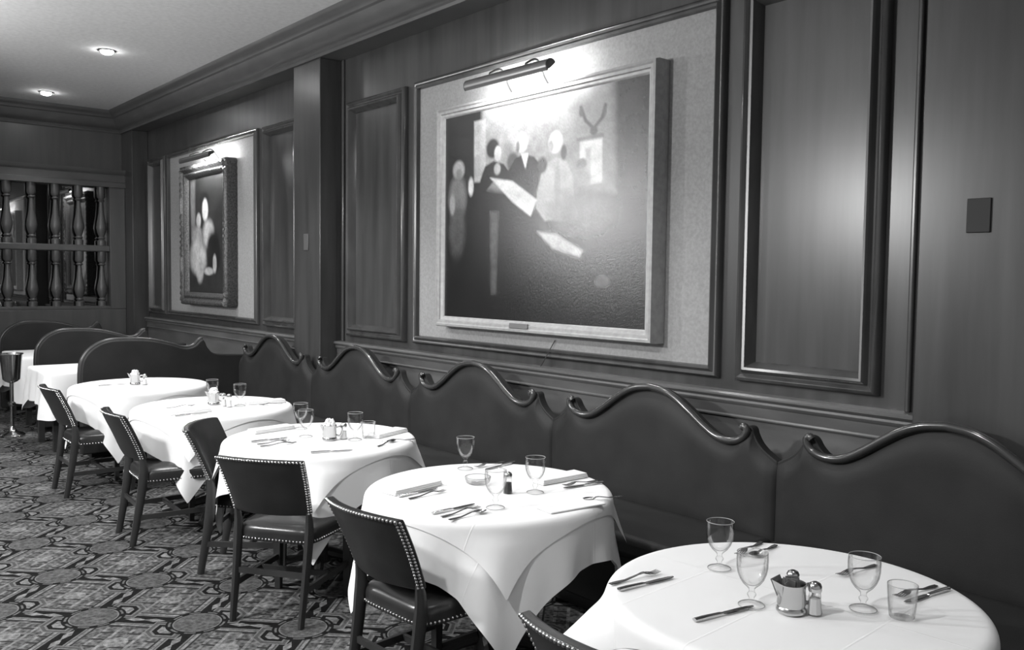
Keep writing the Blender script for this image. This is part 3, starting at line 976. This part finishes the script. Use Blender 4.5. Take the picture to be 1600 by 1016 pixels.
# ------------------------------------------------------------------ chairs
def make_chair():
    t = empty('dining_chair', (0, 0, 0))
    # curved upholstered back
    def back_pt(s, q, side):
        wd = 0.196+0.024*q
        x = s*wd
        y = -0.205-0.095*q-0.030*q*q - 0.05*(1-s*s)
        z = 0.52+0.28*q + (0.006*(1-s*s)*q)
        return (x, y+side, z)
    NS, NQ = 17, 9
    vs, fs = [], []
    for sd in (0, 1):
        for i in range(NS):
            s = -1+2*i/(NS-1)
            for j in range(NQ):
                q = j/(NQ-1)
                edge = min(1.0, (1-abs(s))*6, q*6 if q < 0.5 else (1-q)*6)
                th = 0.017+0.010*min(1, edge)
                vs.append(back_pt(s, q, th if sd else -th))
    def id_(sd, i, j): return sd*NS*NQ+i*NQ+j
    for i in range(NS-1):
        for j in range(NQ-1):
            fs.append((id_(0, i, j), id_(0, i+1, j), id_(0, i+1, j+1), id_(0, i, j+1)))
            fs.append((id_(1, i, j), id_(1, i, j+1), id_(1, i+1, j+1), id_(1, i+1, j)))
    for i in range(NS-1):
        fs.append((id_(0, i, 0), id_(1, i, 0), id_(1, i+1, 0), id_(0, i+1, 0)))
        fs.append((id_(0, i, NQ-1), id_(0, i+1, NQ-1), id_(1, i+1, NQ-1), id_(1, i, NQ-1)))
    for j in range(NQ-1):
        fs.append((id_(0, 0, j), id_(0, 0, j+1), id_(1, 0, j+1), id_(1, 0, j)))
        fs.append((id_(0, NS-1, j), id_(1, NS-1, j), id_(1, NS-1, j+1), id_(0, NS-1, j+1)))
    bk = MB().add(vs, fs).build('backrest', M_LEATHER, t, bevel=0.006, angle=50)
    # round brass nail heads along the edge of the back
    nl = MB()
    for k in range(30):
        s = -0.985+1.97*k/29
        p = back_pt(s, 0.985, -0.019); nl.ball((p[0], p[1], p[2]-0.002), 0.0062, 5)
    for sg in (-1, 1):
        for k in range(21):
            p = back_pt(sg*0.985, 0.03+0.93*k/20, -0.019); nl.ball((p[0], p[1], p[2]), 0.0062, 5)
            p = back_pt(sg*1.0, 0.03+0.93*k/20, 0); nl.ball((p[0]+sg*0.003, p[1]-0.008, p[2]), 0.0058, 5)
    nl.build('nail_trim', M_NAIL, bk)
    # seat
    vs, fs = [], []
    n = 12
    def seat_pt(u, v, z):
        w = 0.215+0.018*v
        return (u*w, v*0.215, z)
    for k, (ins, z) in enumerate(((1.0, 0.375), (1.0, 0.415), (0.985, 0.432), (0.93, 0.447), (0.6, 0.463), (0.0, 0.467))):
        for i in range(4*n):
            q, f = i//n, (i % n)/n*2-1
            u, v = ((f, -1), (1, f), (-f, 1), (-1, -f))[q]
            # round the corners a little
            l = max(abs(u), abs(v)); rr = (abs(u)**7+abs(v)**7)**(1/7)
            u, v = u/rr, v/rr
            vs.append(seat_pt(u*ins, v*ins, z))
    m = 4*n
    for k in range(5):
        for i in range(m):
            j = (i+1) % m
            fs.append((k*m+i, k*m+j, (k+1)*m+j, (k+1)*m+i))
    fs.append(tuple(range(m-1, -1, -1)))
    se = MB().add(vs, fs).build('seat', M_LEATHER, t, angle=60)
    nl = MB()
    for i in range(88):
        q, f = i//22, (i % 22)/22*2-1
        u, v = ((f, -1), (1, f), (-f, 1), (-1, -f))[q]
        rr = (abs(u)**7+abs(v)**7)**(1/7)
        p = seat_pt(u/rr, v/rr, 0.386)
        nl.ball((p[0]*1.006, p[1]*1.006, p[2]), 0.0058, 5)
    nl.build('nail_trim', M_NAIL, se)
    for sg in (-1, 1):
        MB().tube(catmull([(sg*0.178, -0.275, 0), (sg*0.182, -0.240, 0.2), (sg*0.186, -0.212, 0.40), (sg*0.187, -0.212, 0.50), (sg*0.19, -0.235, 0.58)], 4), [0.018, 0.019, 0.02, 0.021, 0.022, 0.023, 0.024, 0.025, 0.026, 0.025, 0.024, 0.022, 0.02, 0.017, 0.013, 0.01, 0.008], 8, flat=(0.8, 1.1), up=(0, 1, 0)).build('leg', M_CHAIRWOOD, t)
        MB().tube([(sg*0.195, 0.18, 0), (sg*0.2, 0.185, 0.38)], [0.017, 0.026], 4, flat=(1.2, 1.2), up=(0, 1, 0)).build('leg', M_CHAIRWOOD, t)
        MB().tube([(sg*0.186, -0.245, 0.17), (sg*0.197, 0.182, 0.17)], 0.014, 4, flat=(0.8, 1.5)).build('stretcher', M_CHAIRWOOD, t)
    MB().tube([(-0.192, 0.0, 0.17), (0.192, 0.0, 0.17)], 0.014, 4, flat=(0.8, 1.4)).build('stretcher', M_CHAIRWOOD, t)
    MB().tube([(-0.183, -0.236, 0.235), (0.183, -0.236, 0.235)], 0.013, 4, flat=(0.8, 1.4)).build('stretcher', M_CHAIRWOOD, t)
    return t
ch0 = make_chair()
# x, y of the seat centre and facing direction in degrees (0 = +x)
CH = [(7.03, -1.87, -90, 'black leather side chair at the farthest round table, leftmost of the row'),
      (5.55, -1.90, -94, 'black leather side chair with bright nail heads at the fourth round table'),
      (4.62, -2.075, -131, 'black leather chair turned away at the far side of the middle round table, seat glinting'),
      (3.945, -1.955, -55, 'black leather chair seen from behind in front of the middle round table'),
      (2.745, -1.945, -86, 'black leather chair with curved nail-studded back at the second nearest table'),
      (1.40, -1.76, -90, 'black leather chair at the nearest table, only the top corner of its back showing')]
for k, (x, y, d, lab) in enumerate(CH):
    c = ch0 if k == 0 else copy_tree(ch0)
    c.location = (x, y, 0)
    c.rotation_euler = (0, 0, math.radians(d-90))
    tag(c, lab, 'chair', 'nail-studded black chairs on the aisle side')

# ------------------------------------------------------------------ wine bucket on its stand
st = empty('bucket_stand', (9.805, -1.80, 0))
tag(st, 'tall polished metal wine bucket stand on the carpet at the left edge', 'stand')
MB().lathe([(0.001, 0), (0.115, 0), (0.118, 0.012), (0.10, 0.03), (0.05, 0.045), (0.03, 0.07), (0.022, 0.10), (0.001, 0.10)], 28).build('foot', M_STEEL, st)
MB().lathe([(0.02, 0.09), (0.018, 0.30), (0.035, 0.315), (0.035, 0.335), (0.018, 0.35), (0.018, 0.53), (0.06, 0.55), (0.065, 0.56), (0.001, 0.56)], 24).build('stem', M_STEEL, st)
bk = empty('wine_bucket', (9.805, -1.80, 0.561))
tag(bk, 'polished metal wine bucket with a rolled rim on the tall stand', 'bucket')
MB().lathe([(0.001, 0), (0.07, 0), (0.078, 0.01), (0.10, 0.25), (0.108, 0.262), (0.104, 0.268), (0.095, 0.25), (0.074, 0.015), (0.001, 0.012)], 32).build('body', M_STEEL, bk)
MB().tube([(0.107*math.cos(a), 0.107*math.sin(a), 0.262) for a in [2*math.pi*k/32 for k in range(33)]], 0.006, 8).build('rim', M_STEEL, bk)

# ------------------------------------------------------------------ things on the tables
ZC = Z_T+0.009     # top of the cloths

def make_goblet():
    t = [(0.035, 0.0), (0.0365, 0.002), (0.034, 0.005), (0.02, 0.009), (0.009, 0.014), (0.007, 0.022), (0.012, 0.029), (0.0125, 0.033), (0.008, 0.039), (0.0085, 0.047), (0.014, 0.053), (0.024, 0.062), (0.033, 0.075), (0.0395, 0.092), (0.0425, 0.11), (0.043, 0.13), (0.042, 0.148), (0.0423, 0.15)]
    inn = [(0.0405, 0.149), (0.0412, 0.13), (0.0405, 0.11), (0.0375, 0.093), (0.031, 0.077), (0.022, 0.065), (0.011, 0.058), (0.001, 0.056)]
    g = MB().lathe(t+inn, 36, caps=False).build('goblet', M_GLASS)
    # the rim's bright bead
    MB().tube([(0.0416*math.cos(a), 0.0416*math.sin(a), 0.1495) for a in [2*math.pi*k/40 for k in range(41)]], 0.0011, 6).build('rim', M_RIM, g)
    MB().tube([(0.0355*math.cos(a), 0.0355*math.sin(a), 0.002) for a in [2*math.pi*k/40 for k in range(41)]], 0.0013, 6).build('foot_edge', M_RIM, g)
    return g
def make_tumbler():
    g = MB().lathe([(0.001, 0), (0.03, 0), (0.032, 0.003), (0.036, 0.04), (0.039, 0.088), (0.0385, 0.09), (0.037, 0.088), (0.034, 0.04), (0.0295, 0.009), (0.001, 0.008)], 36).build('tumbler', M_GLASS)
    MB().tube([(0.038*math.cos(a), 0.038*math.sin(a), 0.0895) for a in [2*math.pi*k/40 for k in range(41)]], 0.0011, 6).build('rim', M_RIM, g)
    return g
def rim_mat():
    m, N, L, b = new_mat('glass_edge')
    b.inputs['Base Color'].default_value = grey(0.55); b.inputs['Roughness'].default_value = 0.12
    tr = N.new('ShaderNodeBsdfTransparent'); tr.inputs[0].default_value = grey(0.7)
    mx = N.new('ShaderNodeMixShader'); mx.inputs[0].default_value = 0.6
    L.new(tr.outputs[0], mx.inputs[1]); L.new(b.outputs[0], mx.inputs[2]); L.new(mx.outputs[0], N['Material Output'].inputs['Surface'])
    return m
M_RIM = rim_mat()
goblet0, tumbler0 = make_goblet(), make_tumbler()
USED = set()
def place(proto, loc, label, cat, group, rz=0.0):
    if proto.name in USED:
        o = copy_tree(proto)
    else:
        o = proto
        USED.add(proto.name)
    o.location = loc
    o.rotation_euler = (0, 0, rz)
    tag(o, label, cat, group)
    return o
def onT(k, dx, dy, z=ZC):
    return (TAB[k][0]+dx, TAB[k][1]+dy, z)

GB = [(0, 0.263, -0.025, 'clear stemmed goblet at the far rim of the nearest table, before the dark settee'),
      (0, 0.020, 0.160, 'clear goblet left of the steel creamer on the nearest table'),
      (0, -0.190, -0.055, 'clear goblet beside the low tumbler on the nearest table'),
      (1, 0.352, -0.141, 'goblet standing alone at the far rim of the second nearest table, against dark leather'),
      (1, -0.270, 0.185, 'goblet in front of the pepper shaker on the second nearest table'),
      (1, -0.183, -0.100, 'goblet beside the folded napkin on the second nearest table'),
      (2, 0.055, 0.060, 'goblet just left of the sugar bowl on the middle table'),
      (2, -0.190, -0.109, 'goblet right of the sugar bowl on the middle table'),
      (2, 0.305, -0.035, 'goblet at the far rim of the middle table, behind the other left goblet'),
      (3, -0.124, -0.136, 'goblet right of the salt shakers on the fourth table'),
      (3, 0.22, -0.08, 'goblet at the far rim of the fourth table behind the sugar bowl')]
for k, x, y, lab in GB:
    place(goblet0, onT(k, x, y), lab, 'goblet', 'clear stemmed goblets')
for k, x, y, lab in ((0, -0.283, -0.085, 'low clear tumbler near the right edge of the nearest table'), (2, -0.178, -0.200, 'low clear tumbler behind the goblet and napkin on the middle table')):
    place(tumbler0, onT(k, x, y), lab, 'tumbler', 'low clear tumblers')
# glass dish
gd = MB().lathe([(0.001, 0), (0.04, 0), (0.05, 0.006), (0.056, 0.022), (0.057, 0.03), (0.053, 0.03), (0.046, 0.01), (0.001, 0.007)], 32).build('glass_dish', M_GLASS, loc=onT(1, 0.09, -0.01))
MB().tube([(0.055*math.cos(a), 0.055*math.sin(a), 0.03) for a in [2*math.pi*k/40 for k in range(41)]], 0.0018, 6).build('rim', M_RIM, gd)
tag(gd, 'round clear glass ashtray dish on the second nearest table', 'dish')

# shakers
def make_shaker(name, fill, z=0.085):
    t = empty(name, (0, 0, 0))
    MB().lathe([(0.001, 0), (0.020, 0), (0.021, 0.004), (0.018, 0.02), (0.0165, 0.05), (0.015, 0.066), (0.001, 0.066)], 8).build('body', M_GLASS, t)
    MB().lathe([(0.001, 0.003), (0.0175, 0.003), (0.0145, 0.045), (0.001, 0.045)], 8).build('filling', fill, t)
    MB().lathe([(0.017, 0.064), (0.018, 0.068), (0.018, 0.078), (0.014, 0.086), (0.006, 0.09), (0.001, 0.091)], 20).build('cap', M_STEEL, t)
    return t
pep0 = make_shaker('pepper_shaker', M_PEPPER); sal0 = make_shaker('salt_shaker', M_SALT)
place(pep0, onT(0, -0.035, 0.045), 'steel-capped pepper shaker behind the creamer on the nearest table', 'shaker', 'pepper shakers')
place(sal0, onT(0, -0.125, 0.082), 'steel-capped salt shaker right of the creamer on the nearest table', 'shaker', 'salt shakers')
place(pep0, onT(1, -0.119, -0.005), 'dark pepper shaker behind the front goblet on the second nearest table', 'shaker', 'pepper shakers')
place(sal0, onT(2, -0.125, -0.075), 'pale salt shaker beside the sugar bowl on the middle table', 'shaker', 'salt shakers')
place(sal0, onT(3, -0.07, -0.045), 'left one of two pale shakers beside the sugar bowl on the fourth table', 'shaker', 'salt shakers')
place(sal0, onT(3, -0.125, -0.06), 'right one of two pale shakers on the fourth table', 'shaker', 'salt shakers')
place(sal0, onT(4, -0.05, -0.02), 'pale shaker beside the heaped sugar bowl on the farthest round table', 'shaker', 'salt shakers')

# creamer jug filled with packets (nearest table), sugar bowls
def jug(name, loc, rz, label, cat, filled, group=None):
    t = empty(name, loc, rz)
    tag(t, label, cat, group)
    MB().lathe([(0.001, 0), (0.036, 0), (0.040, 0.004), (0.040, 0.012), (0.036, 0.018), (0.038, 0.025), (0.037, 0.075), (0.039, 0.080), (0.036, 0.080), (0.034, 0.07), (0.034, 0.03), (0.001, 0.022)], 28).build('body', M_SILVER, t)
    MB().tube(catmull([(0.036, 0, 0.068), (0.055, 0, 0.072), (0.066, 0, 0.058), (0.064, 0, 0.036), (0.052, 0, 0.022), (0.037, 0, 0.026)], 5), 0.0042, 8, up=(0, 1, 0), flat=(1.4, 0.8)).build('handle', M_SILVER, t)
    sp2 = MB()
    sp2.add([(-0.035, -0.012, 0.045), (-0.035, 0.012, 0.045), (-0.035, 0.016, 0.08), (-0.035, -0.016, 0.08), (-0.058, -0.004, 0.092), (-0.058, 0.004, 0.092)],
            [(0, 1, 5, 4), (0, 4, 3), (1, 2, 5)])
    sp2.build('spout', M_SILVER, t)
    return t
cj = jug('creamer_jug', onT(0, -0.075, 0.115), math.radians(-118), 'silver jug with spout and handle holding paper packets on the nearest table', 'jug', True)
for k, (dx, dy, ang) in enumerate(((-0.012, 0.0, 8), (0.002, 0.004, -4), (0.014, -0.004, -14), (0.02, 0.006, 20), (-0.02, -0.006, 25), (0.006, -0.012, 2))):
    p = MB().box(-0.018, 0.018, -0.0015, 0.0015, 0.0, 0.062).build('sugar_packet', M_PACKET, bevel=0.001)
    l = onT(0, -0.075, 0.115)
    p.location = (l[0]+dx, l[1]+dy, l[2]+0.032)
    p.rotation_euler = (math.radians(ang), math.radians(ang*0.6), math.radians(40+ang*2))
    tag(p, 'small dark paper packet standing in the silver jug on the nearest table', 'sugar packet', 'paper packets in the silver jug')
for (k, x, y, a, nm) in ((2, -0.105, 0.0, -118, 'middle'), (3, 0.045, -0.02, -118, 'fourth'), (4, 0.015, 0.035, -118, 'farthest')):
    jug('sugar_bowl', onT(k, x, y), math.radians(a), 'silver sugar holder heaped with white on the %s round table' % nm, 'sugar bowl', True, 'silver sugar holders')
    l = onT(k, x, y)
    r_ = random.Random(k)
    for j in range(9):
        aa = j*2.4
        rr = 0.0 if j == 0 else (0.022 if j < 6 else 0.012)
        p = MB().box(-0.011, 0.011, -0.011, 0.011, -0.011, 0.011).build('sugar_cube', M_SUGAR, bevel=0.002)
        p.location = (l[0]+rr*math.cos(aa), l[1]+rr*math.sin(aa), l[2]+(0.083 if j < 6 and j > 0 else 0.103))
        p.rotation_euler = (r_.random(), r_.random(), r_.random()*3)
        tag(p, 'white wrapped sugar lump heaped in the holder on the %s round table' % nm, 'sugar lump', 'sugar lumps on the %s table' % nm)

# cutlery lying along +Y (handle end at y = 0)
def flat_outline(pts, z, th):
    m = MB()
    left = [(-w, y) for y, w in pts]; right = [(w, y) for y, w in pts]
    n = len(pts)
    vs = []
    for i, (y, w) in enumerate(pts):
        zz = z(y)
        vs += [(-w, y, zz), (w, y, zz), (w*0.8, y, zz+th), (-w*0.8, y, zz+th)]
    fs = []
    for i in range(n-1):
        a, b = i*4, (i+1)*4
        for k in range(4):
            k2 = (k+1) % 4
            fs.append((a+k, a+k2, b+k2, b+k))
    fs += [(3, 2, 1, 0), tuple((n-1)*4+k for k in range(4))]
    return m.add(vs, fs)
def make_fork():
    hz = lambda y: 0.002+0.010*math.exp(-((y-0.125)/0.03)**2)
    m = flat_outline([(0, 0.007), (0.02, 0.0085), (0.06, 0.005), (0.11, 0.0035), (0.128, 0.006), (0.14, 0.0115), (0.152, 0.0125)], hz, 0.0025)
    m2 = MB(); m2.v, m2.f = m.v, m.f
    for k in range(4):
        x = -0.0102+0.0068*k
        m2.tube([(x, 0.150, hz(0.15)+0.001), (x, 0.17, hz(0.17)+0.001), (x*0.95, 0.195, 0.008)], [0.0021, 0.002, 0.0012], 6)
    return m2.build('fork', M_SILVER)
def make_knife():
    k = empty('knife')
    MB().tube([(0, 0, 0.005), (0, 0.03, 0.0055), (0, 0.09, 0.005), (0, 0.1, 0.0045)], [0.0085, 0.0088, 0.007, 0.005], 8, flat=(1, 0.55)).build('handle', M_SILVER, k)
    flat_outline([(0.098, 0.005), (0.11, 0.009), (0.16, 0.0095), (0.195, 0.008), (0.212, 0.003)], lambda y: 0.003, 0.002).build('blade', M_STEEL, k)
    return k
def make_spoon():
    hz = lambda y: 0.002+0.009*math.exp(-((y-0.115)/0.03)**2)
    m = flat_outline([(0, 0.007), (0.02, 0.0085), (0.06, 0.005), (0.11, 0.0035), (0.125, 0.004)], hz, 0.0025)
    # bowl
    vs, fs = [], []
    n, rr = 16, 5
    for j in range(rr+1):
        q = j/rr
        for i in range(n):
            a = 2*math.pi*i/n
            vs.append((0.019*q*math.cos(a), 0.152+0.029*q*math.sin(a), 0.002+0.008*q*q))
    for j in range(rr):
        for i in range(n):
            i2 = (i+1) % n
            fs.append((j*n+i, j*n+i2, (j+1)*n+i2, (j+1)*n+i))
    m.add(vs, fs)
    return m.build('spoon', M_SILVER)
def make_napkin():
    m = MB()
    m.box(-0.045, 0.045, 0, 0.27, 0.0, 0.007)
    m.box(-0.044, 0.044, 0.003, 0.268, 0.007, 0.014)
    m.box(-0.042, 0.043, 0.006, 0.265, 0.014, 0.021)
    o = m.build('napkin', M_CLOTH, bevel=0.003, segs=3)
    return o
def make_flat_napkin():
    m = MB()
    m.box(-0.05, 0.05, 0, 0.27, 0.0, 0.006)
    return m.build('napkin', M_CLOTH, bevel=0.0025, segs=3)
fork0, knife0, spoon0, nap0 = make_fork(), make_knife(), make_spoon(), make_napkin()
CUT = {'f': (fork0, 'fork', 'silver forks on the white cloths'), 'k': (knife0, 'knife', 'silver knives on the white cloths'), 's': (spoon0, 'spoon', 'silver spoons on the white cloths'), 'n': (nap0, 'napkin', 'folded white napkins')}
def lay(k, what, a, b, label, z=0.0):
    """from handle end a to tip b, offsets from the table's centre"""
    p, cat, grp = CUT[what]
    rz = math.atan2(b[1]-a[1], b[0]-a[0])-math.pi/2
    place(p, onT(k, a[0], a[1], ZC+z), label, cat, grp, rz)
lay(0, 'f', (0.375, 0.35), (0.352, 0.14), 'silver fork laid at the left side of the nearest table, left of the knife')
lay(0, 'k', (0.325, 0.365), (0.298, 0.15), 'silver knife beside the fork at the left side of the nearest table')
lay(0, 'k', (0.047, 0.376), (0.015, 0.20), 'silver knife at the bottom front of the nearest table, pointing at the goblets')
lay(0, 'f', (0.335, -0.36), (0.295, -0.15), 'silver fork behind the goblets at the far rim of the nearest table')
lay(0, 's', (0.285, -0.37), (0.255, -0.16), 'silver spoon beside the far fork on the nearest table')
lay(0, 'f', (-0.03, -0.44), (-0.01, -0.24), 'silver fork behind the tumbler goblet, on the wall side of the nearest table')
lay(0, 'k', (-0.27, -0.40), (-0.24, -0.19), 'silver knife behind the low tumbler on the nearest table')
lay(0, 'f', (-0.235, -0.40), (-0.205, -0.2), 'silver fork next to the knife behind the low tumbler on the nearest table')
lay(1, 'k', (0.098, 0.39), (0.125, 0.18), 'silver knife lying on the left side of the second nearest table, against a napkin')
lay(1, 'n', (0.165, 0.40), (0.205, 0.12), 'folded white napkin at the left side of the second nearest table')
lay(1, 'f', (0.045, 0.38), (0.062, 0.18), 'silver fork right of the napkin on the left of the second nearest table')
lay(1, 'k', (-0.195, 0.43), (-0.18, 0.21), 'silver knife nearest the studded chair on the second nearest table')
lay(1, 'f', (-0.25, 0.43), (-0.235, 0.23), 'silver fork between knife and spoon before the front goblet of the second nearest table')
lay(1, 's', (-0.30, 0.43), (-0.29, 0.24), 'silver spoon closest to the hanging corner on the second nearest table')
lay(1, 'k', (0.315, -0.41), (0.275, -0.19), 'silver knife right of the lone goblet at the far rim of the second nearest table')
lay(1, 'f', (0.36, -0.38), (0.335, -0.19), 'silver fork right of the lone goblet on the second nearest table')
lay(1, 'n', (-0.075, -0.48), (-0.07, -0.21), 'thick folded napkin at the wall side rim of the second nearest table')
lay(1, 'k', (-0.235, -0.45), (-0.205, -0.22), 'silver knife in front of the thick napkin on the second nearest table')
lay(1, 'f', (-0.195, -0.46), (-0.18, -0.26), 'silver fork between thick napkin and knife on the second nearest table')
lay(1, 's', (-0.455, -0.335), (-0.40, -0.15), 'silver spoon near the right rim of the second nearest table')
nap1 = make_flat_napkin()
CUT['m'] = (nap1, 'napkin', 'folded white napkins')
lay(1, 'm', (-0.45, -0.20), (-0.42, 0.06), 'thin folded napkin at the right rim of the second nearest table below the spoon')
lay(2, 'k', (0.072, 0.37), (0.080, 0.16), 'silver knife at the aisle side of the middle table, behind the forks')
lay(2, 'f', (-0.06, 0.38), (-0.09, 0.18), 'silver fork in front of the black chair on the middle table')
lay(2, 's', (0.0, 0.37), (-0.02, 0.18), 'silver spoon between fork and knife on the middle table')
lay(2, 'n', (0.33, 0.26), (0.37, 0.0), 'folded napkin at the far left rim of the middle table')
lay(2, 'k', (-0.37, 0.25), (-0.43, 0.06), 'silver knife at the near rim of the middle table')
lay(2, 's', (-0.43, -0.10), (-0.36, -0.24), 'silver spoon right of the near knife on the middle table')
lay(2, 'n', (-0.10, -0.47), (-0.20, -0.20), 'thick folded napkin at the right rim of the middle table')
lay(2, 'f', (-0.37, -0.38), (-0.34, -0.2), 'silver fork in front of the thick napkin on the middle table')
lay(3, 'f', (0.05, 0.30), (0.055, 0.10), 'silver fork left of the sugar bowl on the fourth table')
lay(3, 'k', (-0.32, 0.37), (-0.31, 0.16), 'silver knife at the front left of the fourth table')
lay(3, 'n', (-0.22, 0.38), (-0.21, 0.11), 'folded napkin behind the front knife on the fourth table')
lay(3, 'f', (-0.20, -0.44), (-0.19, -0.24), 'silver fork at the wall side of the fourth table')
lay(3, 'n', (-0.10, -0.47), (-0.08, -0.22), 'folded napkin at the wall side of the fourth table')
lay(4, 'k', (0.06, 0.30), (0.065, 0.10), 'silver knife left of the sugar bowl on the farthest round table')
